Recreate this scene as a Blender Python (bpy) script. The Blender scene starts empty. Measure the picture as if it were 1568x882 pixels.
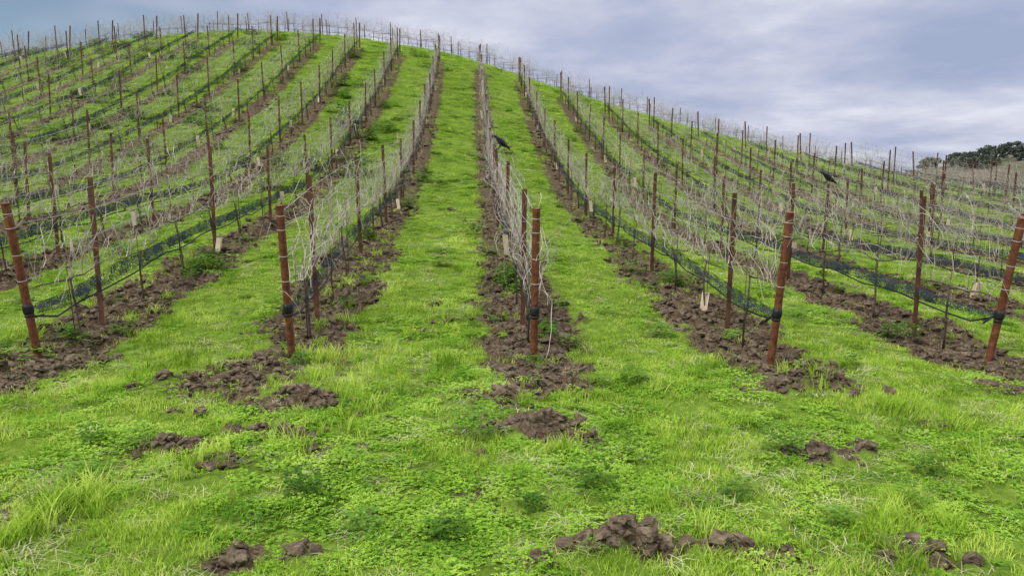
import bpy, math, random
import numpy as np
from mathutils import Vector
random.seed(7); rng=np.random.default_rng(11)
scene=bpy.context.scene
ROWX0=0.61; SP=2.37

# ------------------------------------------------------------ numeric helpers
def _h(ix,iy,seed):
    n=(ix.astype(np.int64)*374761393+iy.astype(np.int64)*668265263+seed*1442695041)&0xffffffff
    n=((n^(n>>13))*1274126177)&0xffffffff
    n=(n^(n>>16))&0xffffffff
    return n/4294967295.0
def vnoise(x,y,seed=0):
    x=np.asarray(x,float);y=np.asarray(y,float)
    xi=np.floor(x);yi=np.floor(y);fx=x-xi;fy=y-yi
    fx=fx*fx*(3-2*fx);fy=fy*fy*(3-2*fy)
    a=_h(xi,yi,seed);b=_h(xi+1,yi,seed);c=_h(xi,yi+1,seed);d=_h(xi+1,yi+1,seed)
    return (a*(1-fx)+b*fx)*(1-fy)+(c*(1-fx)+d*fx)*fy
def fbm(x,y,seed=0,o=3):
    s=0;a=.5;t=0
    for i in range(o):
        s=s+a*vnoise(x*2**i+i*17.3,y*2**i-i*9.1,seed+i);t+=a;a*=.5
    return s/t
def sstep(a,b,v):
    t=np.clip((v-a)/(b-a),0,1);return t*t*(3-2*t)
def table(xs,ys,lo,hi,blur):
    g=np.linspace(lo,hi,2400);v=np.interp(g,xs,ys)
    st=(hi-lo)/2399;n=max(1,int(blur*3/st));k=np.exp(-.5*(np.arange(-n,n+1)*st/blur)**2);k/=k.sum()
    v=np.convolve(np.pad(v,n,mode='edge'),k,mode='valid')
    return lambda q:np.interp(q,g,v)
near=table([-50,7.9,9.3,12,16,20,200],[0,0,.26,.58,.85,1,1],-60,200,.5)
far=table([-50,14,19.5,23,29,35,40,45,49,53,57,62,70,90,130],[0,0,.03,.10,.26,.44,.62,.79,.91,.98,1,.97,.86,.5,0],-60,200,1.3)
L1=table([-60,-1,3,6,12,30],[1,.95,.6,.3,.15,.1],-80,80,1.2)
L2=table([-120,-60,-45,-31,-22,-15.6,-8,-1,5,12,20,30,40,60],[3,5.5,7.4,8.7,10.4,11.2,10.9,9.8,8.5,6.8,4.6,2.1,.2,-1.5],-130,130,2.5)
def rowd(x):
    f=(x-ROWX0)/SP+.5
    return np.abs(f-np.floor(f)-.5)*SP
def yend(x): return 45.5-np.clip((x-2)*.5,0,12)
PATCH=[(.45,5.08,.34,.2,.10),(.25,5.74,.22,.3,.05),(2.85,5.98,.36,.22,.17),(2.24,4.46,.24,.14,.08),(2.62,4.57,.11,.09,.05),
(.72,3.25,.22,.15,.07),(1.22,3.22,.28,.09,.05),(2.08,3.17,.2,.1,.05),(-1.56,4.39,.20,.12,.06),(-1.13,3.29,.12,.08,.05),
(-.785,3.27,.08,.07,.03),(-1.34,5.69,.30,.24,.07),(-2.1,6.4,.38,.5,.0),(-1.95,4.7,.2,.10,.05),(.3,3.1,.11,.06,.03),
(-3.98,6.4,.45,.4,.05),(4.75,6.0,.34,.2,.07),(.75,4.75,.12,.09,.04),(-1.3,4.9,.24,.1,.03),(.7,6.2,.3,.5,.02),(2.9,6.5,.3,.5,.0),(5.3,6.4,.35,.5,.03)]
def soil(x,y):
    n=fbm(x*2.2,y*1.4,5,3)-.5; n2=fbm(x*9,y*9,25,2)-.5
    w=.51-.11*sstep(8,18,y)-.08*sstep(3,12,-x)*sstep(9,16,y)
    d=rowd(x)+n*.6+n2*.36
    s=sstep(w+.06,w-.06,d)*sstep(6.1,6.7,y+n*2.0)*sstep(1.0,-.5,y-yend(x))
    for (px,py,rx,ry,hh) in PATCH:
        q=np.sqrt(((x-px)/rx)**2+((y-py)/ry)**2)+n*2.2+n2*2.0
        s=np.maximum(s,sstep(1.1,.75,q))
    m=fbm(x*2.1+40,y*2.6,77,3)
    s=np.maximum(s,.6*sstep(.76,.82,m+n2*.15)*sstep(60,20,y))
    return s
def Hbig(x,y):
    x=np.asarray(x,float);y=np.asarray(y,float)
    h=-.024*np.clip(x,0,12)-.008*np.clip(x,-12,0)+near(y)*L1(x)+far(y)*L2(x)
    h=h+23*np.exp(-(((x-305)/125)**2+((y-300)/70)**2))
    h=h-6*sstep(75,160,y)*(1-np.exp(-(((x-330)/190)**2+((y-300)/110)**2)))
    h=h+(fbm(x*.35,y*.35,3,2)-.5)*.05*sstep(0,8,y+0*x)
    return h
def H(x,y):
    x=np.asarray(x,float);y=np.asarray(y,float)
    h=Hbig(x,y)
    s=soil(x,y)
    fade=sstep(60,12,y)
    h=h+(fbm(x*1.6,y*1.6,9,2)-.5)*.11*fade
    h=h-.03*s*fade+s*fade*((fbm(x*6,y*6,13,3)-.45)*.22+(vnoise(x*19,y*19,19)-.5)*.055)
    for (px,py,rx,ry,hh) in PATCH:
        h=h+hh*np.exp(-(((x-px)/rx)**2+((y-py)/ry)**2)*1.6)
    return h
def H1(x,y): return float(Hbig(x,y))

# ------------------------------------------------------------ material helpers
def newmat(name):
    m=bpy.data.materials.new(name);m.use_nodes=True
    nt=m.node_tree;nt.nodes.clear()
    return m,nt
def N(nt,t,**k):
    n=nt.nodes.new(t)
    for a,b in k.items(): setattr(n,a,b)
    return n
def ramp(nt,stops):
    r=nt.nodes.new('ShaderNodeValToRGB');e=r.color_ramp.elements
    while len(e)<len(stops): e.new(.5)
    for i,(p,c) in enumerate(stops):
        e[i].position=p;e[i].color=(*c,1)
    return r
def mathn(nt,op,a=None,b=None,c=None,clamp=False):
    n=nt.nodes.new('ShaderNodeMath');n.operation=op;n.use_clamp=clamp
    for i,v in enumerate((a,b,c)):
        if v is None: continue
        if isinstance(v,(int,float)): n.inputs[i].default_value=v
        else: nt.links.new(v,n.inputs[i])
    return n.outputs[0]
def mapr(nt,v,a,b,c=0,d=1):
    n=nt.nodes.new('ShaderNodeMapRange');n.interpolation_type='SMOOTHSTEP' if (c,d)==(0,1) else 'LINEAR'
    nt.links.new(v,n.inputs[0])
    for i,q in enumerate((a,b,c,d)): n.inputs[i+1].default_value=q
    return n.outputs[0]
def mixc(nt,f,a,b,bt='MIX'):
    n=nt.nodes.new('ShaderNodeMix');n.data_type='RGBA';n.blend_type=bt
    for i,v in ((0,f),(6,a),(7,b)):
        if isinstance(v,(int,float)): n.inputs[i].default_value=v
        elif isinstance(v,tuple): n.inputs[i].default_value=(*v,1)
        else: nt.links.new(v,n.inputs[i])
    return n.outputs[2]
def noise(nt,vec,scale,detail=3,rough=.55):
    n=nt.nodes.new('ShaderNodeTexNoise');n.inputs['Scale'].default_value=scale
    n.inputs['Detail'].default_value=detail;n.inputs['Roughness'].default_value=rough
    if vec is not None: nt.links.new(vec,n.inputs['Vector'])
    return n.outputs[0]
def simple(name,stops,scale=20,rough=.8,metal=0,bump=0,detail=4):
    m,nt=newmat(name)
    g=N(nt,'ShaderNodeNewGeometry');f=noise(nt,g.outputs['Position'],scale,detail,.65)
    r=ramp(nt,stops);nt.links.new(f,r.inputs[0])
    b=N(nt,'ShaderNodeBsdfPrincipled');b.inputs['Roughness'].default_value=rough;b.inputs['Metallic'].default_value=metal
    b.inputs['Specular IOR Level'].default_value=.25
    nt.links.new(r.outputs[0],b.inputs['Base Color'])
    if bump:
        bn=N(nt,'ShaderNodeBump');bn.inputs['Strength'].default_value=bump;bn.inputs['Distance'].default_value=.01
        nt.links.new(f,bn.inputs['Height']);nt.links.new(bn.outputs[0],b.inputs['Normal'])
    o=N(nt,'ShaderNodeOutputMaterial');nt.links.new(b.outputs[0],o.inputs[0])
    return m
def leafmat(name,c1,c2,c3,trans=.35):
    m,nt=newmat(name)
    g=N(nt,'ShaderNodeNewGeometry');oi=N(nt,'ShaderNodeObjectInfo')
    f=noise(nt,g.outputs['Position'],1.3,5,.68)
    fb=noise(nt,g.outputs['Position'],45,1,.5)
    f2=mathn(nt,'ADD',mathn(nt,'MULTIPLY',mathn(nt,'SUBTRACT',f,.5),2.1),mathn(nt,'MULTIPLY',oi.outputs['Random'],.7))
    f2=mathn(nt,'ADD',f2,mathn(nt,'MULTIPLY',mathn(nt,'SUBTRACT',fb,.5),1.1))
    f2=mathn(nt,'ADD',f2,.20,clamp=True)
    r=ramp(nt,[(0,c1),(.5,c2),(1,c3)]);nt.links.new(f2,r.inputs[0])
    d=N(nt,'ShaderNodeBsdfDiffuse')
    t=N(nt,'ShaderNodeBsdfTranslucent')
    nt.links.new(r.outputs[0],d.inputs['Color']);nt.links.new(r.outputs[0],t.inputs[0])
    mx=N(nt,'ShaderNodeMixShader');mx.inputs[0].default_value=trans
    nt.links.new(d.outputs[0],mx.inputs[1]);nt.links.new(t.outputs[0],mx.inputs[2])
    o=N(nt,'ShaderNodeOutputMaterial');nt.links.new(mx.outputs[0],o.inputs[0])
    return m

M_grass=leafmat('grass_blades',(.13,.25,.022),(.35,.54,.05),(.60,.72,.16),.40)
M_clover=leafmat('clover_leaves',(.10,.24,.026),(.25,.45,.045),(.42,.61,.10),.36)
M_weed=leafmat('weed_leaves',(.045,.115,.02),(.11,.22,.034),(.20,.35,.06),.3)
M_straw=leafmat('dry_straw',(.26,.26,.12),(.45,.44,.25),(.62,.60,.40),.2)
M_soil=simple('soil_clod',[(.3,(.038,.028,.018)),(.5,(.108,.079,.052)),(.75,(.25,.20,.14))],18,.95,0,.9)
M_rust=simple('rusty_steel',[(.25,(.05,.019,.012)),(.45,(.14,.048,.026)),(.62,(.22,.082,.043)),(.78,(.33,.15,.085))],17,.75,.05,.5,6)
M_rustd=simple('weathered_rust_steel',[(.25,(.040,.020,.015)),(.5,(.10,.042,.027)),(.8,(.18,.08,.05))],9,.75,.1,.3)
M_wire=simple('galvanised_wire',[(.3,(.3,.3,.3)),(.7,(.55,.55,.55))],5,.4,.4)
M_ring=simple('wire_tie',[(.3,(.4,.37,.33)),(.7,(.65,.62,.58))],5,.5,.2)
M_black=simple('black_plastic',[(.3,(.008,.009,.011)),(.7,(.03,.032,.036))],12,.5)
M_cane=simple('vine_cane',[(.3,(.17,.13,.10)),(.46,(.38,.32,.27)),(.68,(.66,.61,.55))],4,.7)
M_trunk=simple('vine_bark',[(.3,(.05,.035,.025)),(.7,(.15,.11,.08))],30,.9,0,.5)
M_carton=simple('tan_carton',[(.3,(.52,.41,.28)),(.7,(.74,.63,.47))],6,.8)
M_crow=simple('crow_feathers',[(.3,(.006,.006,.008)),(.7,(.018,.018,.024))],30,.35)
M_bark=simple('oak_bark',[(.3,(.03,.025,.02)),(.7,(.08,.06,.05))],3,.9)
M_net,nt=newmat('bird_netting')
g=N(nt,'ShaderNodeNewGeometry')
w1=noise(nt,g.outputs['Position'],60,2,.6);w2=noise(nt,g.outputs['Position'],5,2,.5)
a=mapr(nt,mathn(nt,'ADD',w1,mathn(nt,'MULTIPLY',mathn(nt,'SUBTRACT',w2,.5),.6)),.40,.60)
pb=N(nt,'ShaderNodeBsdfDiffuse');pb.inputs['Color'].default_value=(.055,.066,.083,1)
tr=N(nt,'ShaderNodeBsdfTransparent');mx=N(nt,'ShaderNodeMixShader')
nt.links.new(a,mx.inputs[0]);nt.links.new(tr.outputs[0],mx.inputs[1]);nt.links.new(pb.outputs[0],mx.inputs[2])
o=N(nt,'ShaderNodeOutputMaterial');nt.links.new(mx.outputs[0],o.inputs[0])

# ------------------------------------------------------------ ground material
M_ground,nt=newmat('vineyard_ground')
g=N(nt,'ShaderNodeNewGeometry');P=g.outputs['Position'];sp=N(nt,'ShaderNodeSeparateXYZ');nt.links.new(P,sp.inputs[0])
X,Y=sp.outputs[0],sp.outputs[1]
n1=noise(nt,P,1.7,4,.6);n2=noise(nt,P,12,4,.65);n3=noise(nt,P,60,3,.6);n4=noise(nt,P,.35,3,.5)
fr=mathn(nt,'FRACT',mathn(nt,'ADD',mathn(nt,'DIVIDE',mathn(nt,'SUBTRACT',X,ROWX0),SP),100.5))
d=mathn(nt,'MULTIPLY',mathn(nt,'ABSOLUTE',mathn(nt,'SUBTRACT',fr,.5)),SP)
d=mathn(nt,'ADD',d,mathn(nt,'MULTIPLY',mathn(nt,'SUBTRACT',n1,.5),.75))
d=mathn(nt,'ADD',d,mathn(nt,'MULTIPLY',mathn(nt,'SUBTRACT',n2,.5),.55))
lf=mathn(nt,'MULTIPLY',mapr(nt,X,-3,-12),-.10)
strip=mapr(nt,mathn(nt,'SUBTRACT',d,lf),.46,.32)
gate=mapr(nt,mathn(nt,'ADD',Y,mathn(nt,'MULTIPLY',mathn(nt,'SUBTRACT',n1,.5),2)),11,14)
ye=mapr(nt,X,2,26,45.5,33.5)
gate2=mapr(nt,mathn(nt,'SUBTRACT',Y,ye),1,-.5)
strip=mathn(nt,'MULTIPLY',mathn(nt,'MULTIPLY',strip,gate),gate2)
at=N(nt,'ShaderNodeAttribute');at.attribute_name='soil'
mask=mathn(nt,'MAXIMUM',strip,mathn(nt,'MULTIPLY',at.outputs['Fac'],mapr(nt,Y,15,12)))
gr=ramp(nt,[(.3,(.05,.075,.015)),(.5,(.13,.21,.028)),(.7,(.24,.35,.06))])
nt.links.new(mathn(nt,'ADD',mathn(nt,'MULTIPLY',n2,.6),mathn(nt,'MULTIPLY',n1,.4)),gr.inputs[0])
soilr=ramp(nt,[(.32,(.032,.023,.015)),(.48,(.100,.073,.048)),(.62,(.205,.158,.110)),(.75,(.31,.255,.19))])
nt.links.new(mathn(nt,'ADD',mathn(nt,'MULTIPLY',n2,.5),mathn(nt,'MULTIPLY',n3,.5)),soilr.inputs[0])
straw=mixc(nt,mapr(nt,n3,.52,.64),gr.outputs[0],(.26,.24,.13))
grc=mixc(nt,mapr(nt,n4,.55,.7),gr.outputs[0],straw)
c=mixc(nt,mask,grc,soilr.outputs[0])
fn=noise(nt,P,.06,4,.6)
wv=mathn(nt,'SINE',mathn(nt,'MULTIPLY',X,1.3))
fr2=ramp(nt,[(.35,(.09,.10,.06)),(.6,(.15,.13,.11)),(.8,(.19,.165,.145))]);nt.links.new(mathn(nt,'ADD',fn,mathn(nt,'MULTIPLY',wv,.08)),fr2.inputs[0])
c=mixc(nt,mapr(nt,Y,75,110),c,fr2.outputs[0])
pb=N(nt,'ShaderNodeBsdfDiffuse')
nt.links.new(c,pb.inputs['Color'])
bn=N(nt,'ShaderNodeBump');bn.inputs['Strength'].default_value=1;bn.inputs['Distance'].default_value=.05
nt.links.new(mathn(nt,'ADD',n2,mathn(nt,'MULTIPLY',n3,.4)),bn.inputs['Height']);nt.links.new(bn.outputs[0],pb.inputs['Normal'])
o=N(nt,'ShaderNodeOutputMaterial');nt.links.new(pb.outputs[0],o.inputs[0])

# ------------------------------------------------------------ terrain sheet
def axis(lo,hi,step,l,h,gl,gh,mx):
    a=list(np.arange(lo,hi,step))
    s=step;v=a[-1]
    while v<h:
        s=min(s*gh,mx if v<70 else 1e9);v+=s;a.append(v)
    s=step;v=a[0];b=[]
    while v>l:
        s=min(s*gl,mx if v>-70 else 1e9);v-=s;b.append(v)
    return np.array(b[::-1]+a)
ax=axis(-7,7,.03,-1500,1500,1.06,1.06,.6);ay=axis(2.4,11.5,.03,-300,1500,1.25,1.035,.6)
GX,GY=np.meshgrid(ax,ay);fx=GX.ravel();fy=GY.ravel();fz=H(fx,fy);nx,ny=len(ax),len(ay)
me=bpy.data.meshes.new('ground');me.vertices.add(nx*ny)
me.vertices.foreach_set('co',np.stack([fx,fy,fz],1).ravel())
i=(np.arange(ny-1)[:,None]*nx+np.arange(nx-1)[None]).ravel()
q=np.stack([i,i+1,i+1+nx,i+nx],1).ravel().astype(np.int32)
nf=len(i);me.loops.add(nf*4);me.loops.foreach_set('vertex_index',q)
me.polygons.add(nf);me.polygons.foreach_set('loop_start',np.arange(0,nf*4,4,dtype=np.int32))
me.polygons.foreach_set('use_smooth',np.ones(nf,bool))
me.update(calc_edges=True)
at=me.attributes.new('soil','FLOAT','POINT');at.data.foreach_set('value',soil(fx,fy).astype(np.float32))
me.materials.append(M_ground)
ground=bpy.data.objects.new('ground',me);scene.collection.objects.link(ground)

# ------------------------------------------------------------ mesh builder
class MB:
    def __init__(s): s.v=[];s.f=[];s.m=[];s.n=0
    def add(s,v,f,mi=0):
        s.v.append(np.asarray(v,float));s.f+= [tuple(int(a)+s.n for a in q) for q in f];s.m+=[mi]*len(f);s.n+=len(v)
    def tube(s,p,r,sides=4,mi=0,cap=True):
        p=np.asarray(p,float);n=len(p);r=np.broadcast_to(r,(n,))
        t=np.gradient(p,axis=0);t/=np.linalg.norm(t,axis=1)[:,None]+1e-9
        ref=np.array([1.,0,0]) if abs(t[:,0]).mean()<.7 else np.array([0,0,1.])
        u=np.cross(t,ref);u/=np.linalg.norm(u,axis=1)[:,None]+1e-9;w=np.cross(t,u)
        an=np.arange(sides)*2*math.pi/sides
        v=(p[:,None]+r[:,None,None]*(np.cos(an)[None,:,None]*u[:,None]+np.sin(an)[None,:,None]*w[:,None])).reshape(-1,3)
        f=[(a*sides+b,a*sides+(b+1)%sides,(a+1)*sides+(b+1)%sides,(a+1)*sides+b) for a in range(n-1) for b in range(sides)]
        if cap: f+=[tuple(range(sides))[::-1],tuple((n-1)*sides+b for b in range(sides))]
        s.add(v,f,mi)
    def prism(s,prof,base,top,mi=0):
        prof=np.asarray(prof);n=len(prof);b=np.asarray(base);t=np.asarray(top)
        v=np.vstack([np.c_[prof+b[:2],np.full(n,b[2])],np.c_[prof+t[:2],np.full(n,t[2])]])
        s.add(v,[(i,(i+1)%n,n+(i+1)%n,n+i) for i in range(n)]+[tuple(range(n,2*n))],mi)
    def mesh(s,name,mats,smooth=False):
        me=bpy.data.meshes.new(name);me.from_pydata(np.vstack(s.v).tolist(),[],s.f)
        for m in mats: me.materials.append(m)
        me.polygons.foreach_set('material_index',s.m)
        if smooth: me.polygons.foreach_set('use_smooth',[True]*len(s.f))
        me.update();return me
def obj(name,me,parent=None,loc=(0,0,0)):
    o=bpy.data.objects.new(name,me);scene.collection.objects.link(o);o.location=loc
    if parent: o.parent=parent
    return o

# ------------------------------------------------------------ vine templates
def vine(seed,ncane,rad,sides):
    R=np.random.default_rng(seed);b=MB()
    hh=.66+R.uniform(-.05,.08);k=6
    p=np.zeros((k,3));p[:,2]=np.linspace(-.06,hh,k);p[1:,:2]=np.cumsum(R.normal(0,.012,(k-1,2)),0)
    b.tube(p,np.linspace(.015,.011,k)*(1 if rad<.006 else 1.2),5,1)
    b.tube([(0.02,.03,-.05),(0.02,.03,.95)],.005,4,1)
    for sgn in (-1,1):
        q=[p[-1]]
        for j in range(5): q.append(q[-1]+np.array([R.normal(0,.012),sgn*.13,R.normal(.01,.015)]))
        b.tube(q,np.linspace(.010,.006,6),4,1)
    for c in range(ncane):
        y0=R.uniform(-.72,.72);pos=np.array([R.normal(0,.015),y0,hh+R.uniform(-.02,.05)])
        if R.random()<.35: pos[2]+=R.uniform(0,.6);pos[0]+=R.normal(0,.05)
        d=np.array([R.normal(0,.2),R.normal(0,.5),R.uniform(.5,1.1)]);d/=np.linalg.norm(d)
        ns=R.integers(7,13);st=R.uniform(.075,.12);droop=R.uniform(.0,.38);pts=[pos.copy()]
        for j in range(ns):
            d=d+R.normal(0,.25,3)*np.array([.65,1,1]);d[2]-=droop*(j/ns)*1.2
            if pos[2]>1.45: d[2]-=.35
            d[0]-=pos[0]*1.0
            if pos[2]<.42: d[2]+=.4
            d/=np.linalg.norm(d);pos=pos+d*st;pts.append(pos.copy())
        r=rad*R.uniform(.5,1.2)
        b.tube(pts,np.linspace(r,r*.4,len(pts)),sides,0,False)
    return b.mesh('grapevine_mesh',[M_cane,M_trunk],True)
VN=[vine(100+i,36,.0042,4) for i in range(8)]
VM=[vine(200+i,28,.0052,3) for i in range(6)]
VF=[vine(300+i,19,.0071,3) for i in range(5)]

def tpost(b,x,y,z,h,w=.052,lean=(0,0),mi=0):
    prof=np.array([(-w/2,-.006),(w/2,-.006),(w/2,.004),(.006,.004),(.006,w*.7),(-.006,w*.7),(-.006,.004),(-w/2,.004)])
    b.prism(prof,(x,y,z-.25),(x+lean[0],y+lean[1],z+h),mi)

Y0={-2:7.15,-1:7.2,0:7.08,1:7.05,2:7.2}
def build_row(k):
    x=ROWX0+SP*k;y0=Y0.get(k,7.15+random.uniform(-.1,.1))
    ye=float(yend(x))+random.uniform(-.4,.4)
    emp=bpy.data.objects.new('grapevine_row',None);scene.collection.objects.link(emp)
    emp.location=(x,y0,H1(x,y0))
    ex,ey,ez=emp.location
    L=lambda v:np.asarray(v)-np.array([ex,ey,ez])
    b=MB();py=y0+1.25+random.uniform(-.25,.35);ps=[]
    while py<ye:
        px=x+random.uniform(-.03,.03);h=1.64+random.uniform(-.08,.06)
        w=.055 if py<20 else .06
        tpost(b,px-ex,py-ey,H1(px,py)-ez,h,w,(random.uniform(-.05,.05),random.uniform(-.06,.06)))
        ps.append((px,py,h));py+=3.6+random.uniform(-.15,.15)
    b.tube(L([(x,ye+.3,H1(x,ye+.3)-.2),(x,ye+.6,H1(x,ye+.3)+1.5)]),.04,8)
    obj('line_posts',b.mesh('line_posts',[M_rustd]),emp)
    ys=np.r_[y0-.03,np.arange(y0+1.2,ye,1.8),ye+.4];zs=Hbig(np.full(len(ys),x),ys)
    b=MB()
    for h,off in ((.78,0),(1.02,.03),(1.02,-.03),(1.3,.03),(1.3,-.03),(1.55,0)):
        hz=zs+h+rng.normal(0,.012,len(zs));hz[0]=zs[0]+min(h,1.42);yy=ys.copy();yy[0]=y0-.17*min(h,1.42)
        b.tube(L(np.c_[np.full(len(ys),x+off),yy,hz]),.0028,3,0,False)
    obj('trellis_wires',b.mesh('trellis_wires',[M_wire]),emp)
    ys=np.arange(y0-.1,ye,.45);n=len(ys);zs=Hbig(np.full(n,x),ys)+.38+.025*np.sin(ys*3.5+k)+rng.normal(0,.008,n)
    zs[0]+=.08
    b=MB();b.tube(L(np.c_[np.full(n,x+.02)+rng.normal(0,.006,n),ys,zs]),.010,5)
    obj('drip_hose',b.mesh('drip_hose',[M_black]),emp)
    b=MB();ys=np.arange(y0-.06,ye,.22);n=len(ys);zb=Hbig(np.full(n,x),ys)
    for lay in range(2):
        lowf=.50-.03*sstep(0,1.2,ys-y0)-.09*vnoise(ys*.9,np.full(n,k*3.1+lay),lay)
        upf=.53+.06*sstep(0,1.5,ys-y0)*vnoise(ys*.7,np.full(n,k*5.7+lay),lay+9)
        xo=x+(lay-.5)*.05+(vnoise(ys*2.3,np.full(n,k+lay*7.),4)-.5)*.07
        mid=(lowf+upf)/2
        v=np.vstack([np.c_[xo,ys,zb+lowf],np.c_[xo+.06*(lay-.5),ys,zb+mid],np.c_[xo-.01,ys,zb+upf]])
        f=[(i,i+1,n+i+1,n+i) for i in range(n-1)]+[(n+i,n+i+1,2*n+i+1,2*n+i) for i in range(n-1)]
        b.add(L(v),f)
    obj('bird_netting',b.mesh('bird_netting',[M_net],True),emp)
    z0=H1(x,y0);b=MB()
    ln=-.25+random.uniform(-.03,.02);hx=random.uniform(-.015,.015)
    hgt=1.50
    pt=lambda h:np.array([hx*h/hgt,ln*h/hgt,h])
    b.tube([pt(-.3),pt(.5),pt(hgt-.01)],.0365,18,0,False)
    b.tube([pt(hgt-.012),pt(hgt)],[.038,.036],18,0,True)
    b.tube([pt(.47),pt(.49),pt(.53),pt(.56)],[.042,.048,.047,.041],14,1)
    b.tube([pt(.44),pt(.46)],[.041,.041],14,1)
    for h in (.78,1.02,1.27,1.4): b.tube([pt(h),pt(h+.006)],.039,14,2)
    b.tube([pt(.5)+(.0,.05,0),pt(.45)+(-.07,.05,0),pt(.40)+(-.06,.12,0),pt(.42)+(.02,.2,0)],.009,5,1)
    me=b.mesh('trellis_end_post',[M_rust,M_black,M_ring])
    for p in me.polygons: p.use_smooth=len(p.vertices)==4
    obj('trellis_end_post',me,None,(x,y0,z0))
    vy=y0+.75
    while vy<ye-.2:
        pool=VN if vy<15 else (VM if vy<27 else VF)
        v=obj('grapevine',random.choice(pool),emp,(x-ex+random.uniform(-.03,.03),vy-ey,H1(x,vy)-ez))
        sl=math.atan2(H1(x,vy+.5)-H1(x,vy-.5),1.0)
        flip=random.random()<.5
        v.rotation_euler=(sl if not flip else -sl,0,0 if not flip else math.pi)
        v.scale=(random.uniform(.8,1.3),1,random.uniform(.9,1.05))
        vy+=1.42+random.uniform(-.08,.08)
    b=MB();any_=False;vy=y0+.75+1.42*random.randint(1,3)
    while vy<ye-3:
        gx=x+random.uniform(-.1,.1);gz=H1(gx,vy);s=.036;hh=random.uniform(.22,.30);hb=.02+random.choice([0,.3,.35])
        lx,ly=random.uniform(-.05,.05),random.uniform(-.05,.05)
        sq=np.array([(-s,-s),(s,-s),(s,s),(-s,s)]);bx=np.array([gx-ex,vy-ey])
        v=np.vstack([np.c_[sq+bx,np.full(4,gz-ez+hb)],np.c_[sq*1.05+bx+(lx,ly),np.full(4,gz-ez+hb+hh)],
                     np.c_[sq*.88+bx+(lx,ly),np.full(4,gz-ez+hb+hh)],np.c_[sq*.85+bx,np.full(4,gz-ez+hb+.02)]])
        f=[(i,(i+1)%4,4+(i+1)%4,4+i) for i in range(4)]+[(4+i,4+(i+1)%4,8+(i+1)%4,8+i) for i in range(4)]+[(8+i,8+(i+1)%4,12+(i+1)%4,12+i) for i in range(4)]
        b.add(v,f);any_=True;vy+=1.42*random.randint(3,6)
    if any_: obj('carton_vine_guards',b.mesh('carton_vine_guards',[M_carton]),emp)
    return ps
rows={}
for k in range(-17,19): rows[k]=build_row(k)

def cross_row(yc,x0,x1):
    emp=bpy.data.objects.new('crest_grapevine_row',None);scene.collection.objects.link(emp)
    b=MB();xx=x0
    while xx<x1:
        yy=yc+random.uniform(-.2,.2);tpost(b,xx,yy,H1(xx,yy),1.45+random.uniform(-.1,.15),.055,(random.uniform(-.08,.08),0));xx+=2.4+random.uniform(-.5,.5)
    obj('line_posts',b.mesh('line_posts',[M_rustd]),emp)
    b=MB();xs=np.arange(x0,x1,1.5);zs=Hbig(xs,np.full(len(xs),yc))
    for h in (.7,1.0,1.3): b.tube(np.c_[xs,np.full(len(xs),yc),zs+h],.004,3,0,False)
    obj('trellis_wires',b.mesh('trellis_wires',[M_wire]),emp)
    xx=x0
    while xx<x1:
        v=obj('grapevine',random.choice(VF),emp,(xx,yc,H1(xx,yc)))
        v.rotation_euler=(0,0,math.pi/2*random.choice([-1,1]));v.scale=(1.5,1,random.uniform(.85,1.1));xx+=.6
cross_row(53.5,-48,52);cross_row(56.5,-48,52)

b=MB();b.tube([(0,0,-.2),(.02,0,1.8),(-.04,0,3.7)],.028,8)
sx=ROWX0-SP*5;obj('tall_stake',b.mesh('tall_stake',[M_rustd]),None,(sx,18.4,H1(sx,18.4)))

# ------------------------------------------------------------ crows
def crow(loc,rz,pitch,sc):
    b=MB()
    st=[(.235,.085,.002,.002),(.215,.088,.008,.009),(.185,.094,.012,.014),(.17,.10,.024,.026),(.14,.108,.031,.034),(.11,.10,.032,.036),(.08,.08,.038,.045),
        (.03,.055,.055,.062),(-.03,.035,.06,.066),(-.09,.015,.048,.05),(-.14,.0,.034,.032),(-.17,-.01,.032,.014),(-.23,-.03,.036,.009),(-.29,-.05,.040,.007),(-.31,-.056,.03,.004)]
    S=12;an=np.arange(S)*2*math.pi/S;v=[]
    for (y,z,rx,rz_) in st: v.append(np.c_[np.cos(an)*rx,np.full(S,y),z+np.sin(an)*rz_])
    n=len(st);f=[(a*S+c,a*S+(c+1)%S,(a+1)*S+(c+1)%S,(a+1)*S+c) for a in range(n-1) for c in range(S)]
    f+=[tuple(range(S)),tuple(range((n-1)*S,n*S))[::-1]]
    b.add(np.vstack(v),f)
    for sg in (-1,1):
        w=[(.06,.085,.02,.01),(.02,.075,.045,.014),(-.05,.05,.05,.014),(-.12,.025,.035,.012),(-.19,-.002,.02,.008),(-.25,-.025,.006,.004)]
        vv=[]
        for (y,z,hz,t) in w:
            off=.052 if y>-.1 else .036
            vv.append(np.c_[sg*(off+np.cos(an)*t),np.full(S,y),z+np.sin(an)*hz])
        m=len(w);ff=[(a*S+c,a*S+(c+1)%S,(a+1)*S+(c+1)%S,(a+1)*S+c) for a in range(m-1) for c in range(S)]+[tuple(range(S)),tuple(range((m-1)*S,m*S))]
        b.add(np.vstack(vv),ff)
        b.tube([(sg*.03,-.02,-.01),(sg*.03,-.03,-.06),(sg*.028,-.005,-.115)],[.014,.007,.005],6)
        for a in (-.5,0,.5): b.tube([(sg*.028,-.005,-.115),(sg*.028+.03*math.sin(a),.03*math.cos(a),-.118),(sg*.028+.036*math.sin(a),.036*math.cos(a),-.13)],[.005,.004,.003],5)
        b.tube([(sg*.028,-.005,-.115),(sg*.028,-.035,-.122)],[.005,.003],5)
    me=b.mesh('crow',[M_crow],True);o=obj('crow',me,None,loc);o.rotation_euler=(pitch,0,rz);o.scale=(sc,)*3
    return o
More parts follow.
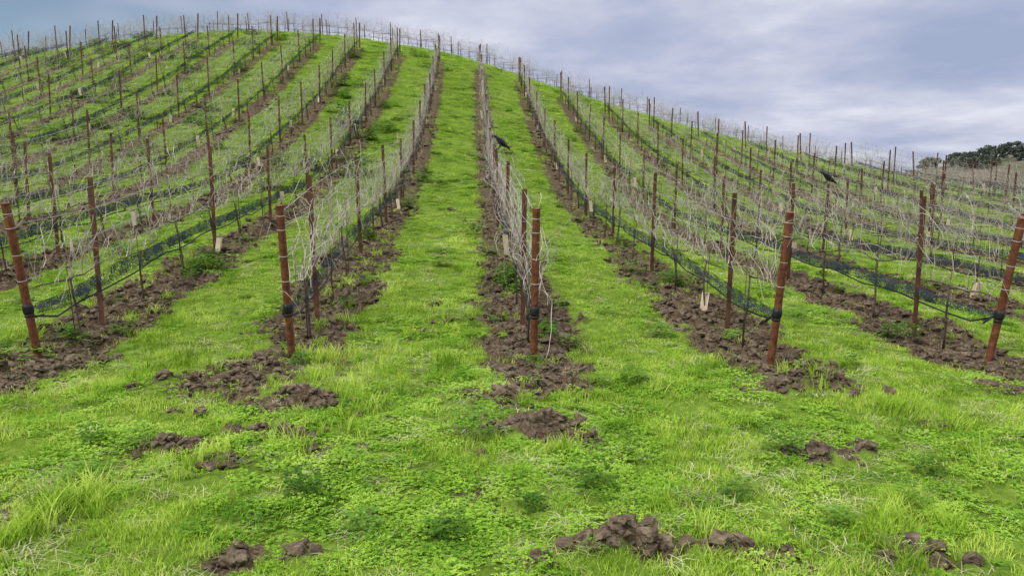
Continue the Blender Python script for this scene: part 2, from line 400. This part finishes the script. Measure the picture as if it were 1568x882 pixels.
p=min(rows[0],key=lambda q:abs(q[1]-15.6))
crow((p[0]+.04,p[1],H1(p[0],p[1])+p[2]+.115),math.radians(72),math.radians(22),1.0)
p=min(rows[3],key=lambda q:abs(q[1]-15.8))
crow((p[0],p[1],H1(p[0],p[1])+p[2]+.11),math.radians(60),math.radians(20),.95)

# ------------------------------------------------------------ scatter templates
def blades(seed,n,R0,h0,h1,w,bend,mat,seg=3,flat=False):
    R=np.random.default_rng(seed);b=MB()
    for i in range(n):
        a=R.uniform(0,6.283);r=R0*math.sqrt(R.random());x,y=r*math.cos(a),r*math.sin(a)
        h=R.uniform(h0,h1);a2=R.uniform(0,6.283);dx,dy=math.cos(a2),math.sin(a2);bd=bend*R.uniform(.2,1)*h
        ww=w*R.uniform(.6,1.2);px,py=-dy*ww/2,dx*ww/2;v=[]
        for s in range(seg+1):
            t=s/seg;tt=1-t**2*.95 if s<seg else 0.06
            if flat: cx,cy,cz=x+dx*h*t,y+dy*h*t,.012+.02*math.sin(t*3)*R.uniform(.2,1)
            else: cx,cy,cz=x+dx*bd*t*t,y+dy*bd*t*t,h*(t-.22*bend*t*t)-.01
            v+=[(cx-px*tt,cy-py*tt,cz),(cx+px*tt,cy+py*tt,cz)]
        b.add(v,[(2*s,2*s+1,2*s+3,2*s+2) for s in range(seg)])
    return b.mesh('grass_tuft',[mat])
def leaves(seed,n,R0,h0,h1,sz,mat):
    R=np.random.default_rng(seed);b=MB()
    for i in range(n):
        a=R.uniform(0,6.283);r=R0*math.sqrt(R.random());h=R.uniform(h0,h1);c=np.array([r*math.cos(a),r*math.sin(a),h])
        for j in range(3):
            th=j*2.094+a;s=sz*R.uniform(.7,1.2);u=np.array([math.cos(th),math.sin(th),R.uniform(-.35,.35)]);w=np.array([-math.sin(th),math.cos(th),R.uniform(-.3,.3)])
            b.add([c,c+u*s*.5+w*s*.42,c+u*s,c+u*s*.5-w*s*.42],[(0,1,2,3)])
    return b.mesh('clover_patch',[mat])
def clod(seed):
    import bmesh
    bm=bmesh.new();bmesh.ops.create_icosphere(bm,subdivisions=3,radius=1)
    R=np.random.default_rng(seed);dirs=R.normal(0,1,(9,3));dirs/=np.linalg.norm(dirs,axis=1)[:,None];off=R.uniform(.35,.8,9)
    for v in bm.verts:
        p=np.array(v.co)
        for dd,oo in zip(dirs,off):
            e=p@dd-oo
            if e>0: p=p-dd*e*.9
        k=vnoise(np.array([p[0]*3+p[2]*2+seed]),np.array([p[1]*3-p[2]*2.3]),seed)[0]+.5*vnoise(np.array([p[0]*8+p[2]*5]),np.array([p[1]*8-p[2]*6]),seed)[0]
        p*=.6+.55*k+R.normal(0,.03);p[2]*=.8
        v.co=p.tolist()
    me=bpy.data.meshes.new('clod');bm.to_mesh(me);bm.free();me.materials.append(M_soil);return me
def coll(name,meshes):
    c=bpy.data.collections.new(name)
    for i,m in enumerate(meshes):
        o=bpy.data.objects.new('%s_%02d'%(name,i),m);c.objects.link(o)
    return c
def scatter(name,pts,rot,scl,idx,col):
    me=bpy.data.meshes.new(name);me.vertices.add(len(pts));me.vertices.foreach_set('co',np.asarray(pts,np.float32).ravel())
    a=me.attributes.new('rot','FLOAT_VECTOR','POINT');a.data.foreach_set('vector',np.asarray(rot,np.float32).ravel())
    a=me.attributes.new('scl','FLOAT_VECTOR','POINT');a.data.foreach_set('vector',np.asarray(scl,np.float32).ravel())
    a=me.attributes.new('idx','INT','POINT');a.data.foreach_set('value',np.asarray(idx,np.int32))
    o=obj(name,me)
    ng=bpy.data.node_groups.new(name,'GeometryNodeTree')
    ng.interface.new_socket('Geometry',in_out='INPUT',socket_type='NodeSocketGeometry')
    ng.interface.new_socket('Geometry',in_out='OUTPUT',socket_type='NodeSocketGeometry')
    gi=ng.nodes.new('NodeGroupInput');go=ng.nodes.new('NodeGroupOutput')
    ip=ng.nodes.new('GeometryNodeInstanceOnPoints');ci=ng.nodes.new('GeometryNodeCollectionInfo')
    ci.inputs['Collection'].default_value=col;ci.inputs['Separate Children'].default_value=True;ci.inputs['Reset Children'].default_value=True
    def na(n,t):
        q=ng.nodes.new('GeometryNodeInputNamedAttribute');q.data_type=t;q.inputs['Name'].default_value=n;return q.outputs['Attribute']
    er=ng.nodes.new('FunctionNodeEulerToRotation')
    ng.links.new(gi.outputs[0],ip.inputs['Points']);ng.links.new(ci.outputs[0],ip.inputs['Instance'])
    ip.inputs['Pick Instance'].default_value=True
    ng.links.new(na('idx','INT'),ip.inputs['Instance Index']);ng.links.new(na('rot','FLOAT_VECTOR'),er.inputs[0])
    ng.links.new(er.outputs[0],ip.inputs['Rotation']);ng.links.new(na('scl','FLOAT_VECTOR'),ip.inputs['Scale'])
    ng.links.new(ip.outputs[0],go.inputs[0])
    m=o.modifiers.new('scatter','NODES');m.node_group=ng
    return o
gm=[]
for i in range(4): gm.append(blades(i,36,.10,.035,.085,.006,.85,M_grass))          #0-3 grass
for i in range(3): gm.append(leaves(20+i,34,.10,.012,.045,.016,M_clover))          #4-6 clover
for i in range(2): gm.append(blades(30+i,44,.08,.08,.18,.0068,.85,M_grass,4))      #7-8 tall
gm.append(blades(40,22,.13,.05,.15,.0045,.5,M_straw,3,True))                       #9 straw
for i in range(2): gm.append(leaves(50+i,60,.13,.03,.20,.032,M_weed))              #10-11 weeds
for i in range(2): gm.append(blades(60+i,38,.12,.02,.055,.006,.9,M_grass,2))       #12-13 short
gcol=coll('grass_tufts',gm)
def sample(y0,y1,dens):
    n=int((y1-y0)*(1.6*(y0+y1)/2+5)*dens);n=int(n*1.15)
    y=rng.uniform(y0,y1,n);x=rng.uniform(-1,1,n)*(.8*(y1)+2.5)+.056*y
    keep=(x>-.76*y-2)&(x<.86*y+2);return x[keep],y[keep]
PX=[];PY=[];SC=[];ID=[];SZ=[]
def push(x,y,idx,s,sz):
    PX.append(x);PY.append(y);ID.append(idx);SC.append(s);SZ.append(sz)
for (a,bb,dn,sc) in ((1.8,4,390,.85),(4,6.5,280,.90),(6.5,10,210,.95),(10,15,115,1.15),(15,25,58,1.45),(25,38,27,2.0),(38,60,13,2.7)):
    x,y=sample(a,bb,dn);e=.07*sc;s=np.maximum(soil(x+e,y),soil(x-e,y));u=rng.random(len(x))
    clump=fbm(x*3.4+7,y*3.1,55,3)
    keep=(u>s*.93)&(u>.02+.65*sstep(.58,.36,clump)*(1-.65*sstep(7,18,y)));x,y,clump=x[keep],y[keep],clump[keep];n=len(x)
    lush=fbm(x*.8,y*.6,31,3);cl=fbm(x*1.3+9,y*1.1,41,3);u=rng.random(n)
    pathc=sstep(6.5,8.5,y)
    idx=rng.integers(0,4,n)
    idx=np.where((u<.5*pathc+.15),rng.integers(12,14,n),idx)
    idx=np.where((cl+.10*rng.normal(0,1,n)>.60),rng.integers(4,7,n),idx)
    idx=np.where((lush+.6*(clump-.5)>.64)&(rng.random(n)<.18*(1-.8*pathc)),rng.integers(7,9,n),idx)
    idx=np.where(rng.random(n)<.08+.12*sstep(.6,.75,fbm(x*1.3+3,y*1.6+8,91,3)),9,idx)
    idx=np.where(rng.random(n)<.003,rng.integers(10,12,n),idx)
    hs=(.37+.75*lush+1.1*(clump-.42))*(1-.3*pathc);hs=np.clip(hs,.28,2)
    sc_=sc*rng.uniform(.7,1.25,n)
    push(x,y,idx,sc_,sc_*hs*(1.0 if a<12 else .7)*1.1)
for k in range(-14,17):
    xr=ROWX0+SP*k;n=300 if abs(k)<6 else 220
    y=6.6+40*rng.random(n)**1.25;x=xr+rng.normal(0,.30,n)
    m=vnoise(y*.8,np.full(n,k*3.3),8)+rng.normal(0,.18,n)>.47;x,y=x[m],y[m];n=len(x)
    idx=rng.choice([7,8,10,11,4,5,9,0,1],n,p=[.09,.09,.06,.06,.15,.12,.13,.15,.15]);s=rng.uniform(.45,1.0,n)*(1+y/34)
    push(x,y,idx,s,s*rng.uniform(.5,.95,n))
for (tx,ty,nn,ss) in ((-1.5,7.3,12,1.3),(.75,5.7,9,.8),(-1.7,4.4,10,1.0),(3.2,7.9,3,.8),(-2.1,3.7,18,1.2),(-2.5,3.4,12,1.2),(1.2,7.9,4,.8),(-1.3,8.6,7,1.0),(-1.2,5.2,6,.7),(-4.6,7.9,5,.9),(-3.4,8.6,5,.9)):
    x=tx+rng.normal(0,.13,nn);y=ty+rng.normal(0,.13,nn);s=ss*rng.uniform(.8,1.2,nn);push(x,y,rng.integers(7,9,nn),s,s)
for (tx,ty) in ((-3.9,10.9),(3.0,11.0),(-4.1,11.3),(-1.9,13.5),(3.0,15),(.62,10.2)):
    x=tx+rng.normal(0,.13,7);y=ty+rng.normal(0,.13,7);s=rng.uniform(.9,1.4,7);push(x,y,rng.choice([10,11,8],7),s,s)
n=110;x=rng.uniform(-34,-1,n);y=rng.uniform(20,50,n);
for q in range(n):
    m=4;push(x[q]+rng.normal(0,.3,m),y[q]+rng.normal(0,.25,m),rng.integers(10,12,m),rng.uniform(1.3,2.6,m),rng.uniform(1.2,2.6,m))
x=np.concatenate(PX);y=np.concatenate(PY);idx=np.concatenate(ID);s=np.concatenate(SC);sz=np.concatenate(SZ);n=len(x)
rot=np.c_[rng.normal(0,.13,n),rng.normal(0,.13,n),rng.uniform(0,6.283,n)]
scatter('grass',np.c_[x,y,H(x,y)-.004],rot,np.c_[s,s,sz],idx,gcol)
ccol=coll('soil_clod',[clod(i) for i in range(6)])
PX=[];PY=[];SC=[]
for (a,bb,dn,sc) in ((1.8,7,1000,1),(7,12,650,1.1),(12,20,150,1.5),(20,34,30,2.0)):
    x,y=sample(a,bb,dn);s=soil(x,y);m=rng.random(len(x))<s*.8*(.25+1.5*fbm(x*3,y*3,61,2));x,y=x[m],y[m]
    r=.006+.055*rng.random(len(x))**4.5
    PX.append(x);PY.append(y);SC.append(r*sc)
for (px,py,rx,ry,hh) in PATCH:
    m=int(160*rx*ry/.1)+10;PX.append(px+rng.normal(0,rx*.5,m));PY.append(py+rng.normal(0,ry*.5,m));SC.append(.006+.036*rng.random(m)**4*(1+hh*8))
x=np.concatenate(PX);y=np.concatenate(PY);s=np.concatenate(SC);n=len(x)
rot=rng.uniform(-.5,.5,(n,3));rot[:,2]=rng.uniform(0,6.28,n)
scatter('soil_clods',np.c_[x,y,H(x,y)+s*.15],rot,np.c_[s*rng.uniform(.8,1.4,n),s,s*rng.uniform(.6,1,n)],rng.integers(0,6,n),ccol)

# ------------------------------------------------------------ distant oaks
M_oak=leafmat('oak_foliage',(.04,.055,.045),(.07,.09,.07),(.11,.13,.10),.1)  # leaf greens greyed, distance haze is mixed into the colour
b=MB();R=np.random.default_rng(5)
for i in range(110):
    x=R.uniform(196,345);y=300+R.normal(0,18);z=H1(x,y);hgt=R.uniform(2.8,5.8)
    b.tube([(x,y,z-.5),(x+R.normal(0,.3),y,z+hgt*.3),(x+R.normal(0,.5),y,z+hgt*.6)],[.5,.35,.15],6,1)
    for c in range(9):
        cx,cy,cz=x+R.normal(0,hgt*.4),y+R.normal(0,hgt*.25),z+hgt*R.uniform(.25,.85);rr=hgt*R.uniform(.13,.24)
        b.tube([(x,y,z+hgt*.3),(cx,cy,cz)],[.15,.05],4,1)
        dd=R.normal(0,1,(42,3));dd/=np.linalg.norm(dd,axis=1)[:,None];pp=dd*rr*R.uniform(.6,1.1,(42,1))*(1.2,1.2,.8)+(cx,cy,cz)
        for p_ in pp:
            u=R.normal(0,.32,3);w=R.normal(0,.32,3);b.add([p_-u,p_+w,p_+u,p_-w],[(0,1,2,3)],0)
obj('distant_oak_trees',b.mesh('distant_oak_trees',[M_oak,M_bark]))

# ------------------------------------------------------------ sky + light
w=bpy.data.worlds.new('World');scene.world=w;w.use_nodes=True;nt=w.node_tree;nt.nodes.clear()
sky=N(nt,'ShaderNodeTexSky',sky_type='NISHITA');sky.sun_disc=False
SE,SA=math.radians(50),math.radians(235)
sky.sun_elevation=SE;sky.sun_rotation=SA
tc=N(nt,'ShaderNodeTexCoord');s3=N(nt,'ShaderNodeSeparateXYZ');nt.links.new(tc.outputs['Generated'],s3.inputs[0])
dz=mathn(nt,'ADD',mathn(nt,'MAXIMUM',s3.outputs[2],0.0),.16)
cb=N(nt,'ShaderNodeCombineXYZ')
nt.links.new(mathn(nt,'DIVIDE',s3.outputs[0],dz),cb.inputs[0]);nt.links.new(mathn(nt,'DIVIDE',s3.outputs[1],dz),cb.inputs[1])
c1=noise(nt,cb.outputs[0],1.35,7,.55);c2=noise(nt,cb.outputs[0],.6,3,.5)
mixn=mathn(nt,'ADD',mathn(nt,'MULTIPLY',c1,.62),mathn(nt,'MULTIPLY',c2,.38))
cr=ramp(nt,[(.36,(3.6,4.3,6.1)),(.45,(4.5,5.0,6.7)),(.53,(5.8,6.1,7.5)),(.63,(7.9,8.1,9.0))]);nt.links.new(mixn,cr.inputs[0])
cov=mapr(nt,mathn(nt,'ADD',c2,mathn(nt,'MULTIPLY',s3.outputs[0],.25)),.26,.44)
zen=mapr(nt,s3.outputs[2],.38,.85)
bright=mixc(nt,zen,cr.outputs[0],(19.,19.,18.7))
fin=mixc(nt,cov,sky.outputs[0],bright)
bg=N(nt,'ShaderNodeBackground');bg.inputs[1].default_value=.1;nt.links.new(fin,bg.inputs[0])
o=N(nt,'ShaderNodeOutputWorld');nt.links.new(bg.outputs[0],o.inputs[0])
sl=bpy.data.lights.new('sun','SUN');sl.energy=2.4;sl.angle=math.radians(14);sl.color=(1,.95,.87)
so=bpy.data.objects.new('sun',sl);scene.collection.objects.link(so)
dirv=Vector((math.sin(SA)*math.cos(SE),math.cos(SA)*math.cos(SE),math.sin(SE)))
so.rotation_euler=dirv.to_track_quat('Z','Y').to_euler();so.location=(0,0,60)

cam=bpy.data.cameras.new('camera');co=bpy.data.objects.new('camera',cam);scene.collection.objects.link(co)
cam.lens=26;cam.sensor_width=36;cam.clip_end=4000;cam.clip_start=.05
co.location=(0,0,1.7);co.rotation_euler=(math.radians(82),0,math.radians(-3.2));scene.camera=co
scene.view_settings.view_transform='Standard';scene.view_settings.look='None';scene.view_settings.exposure=0
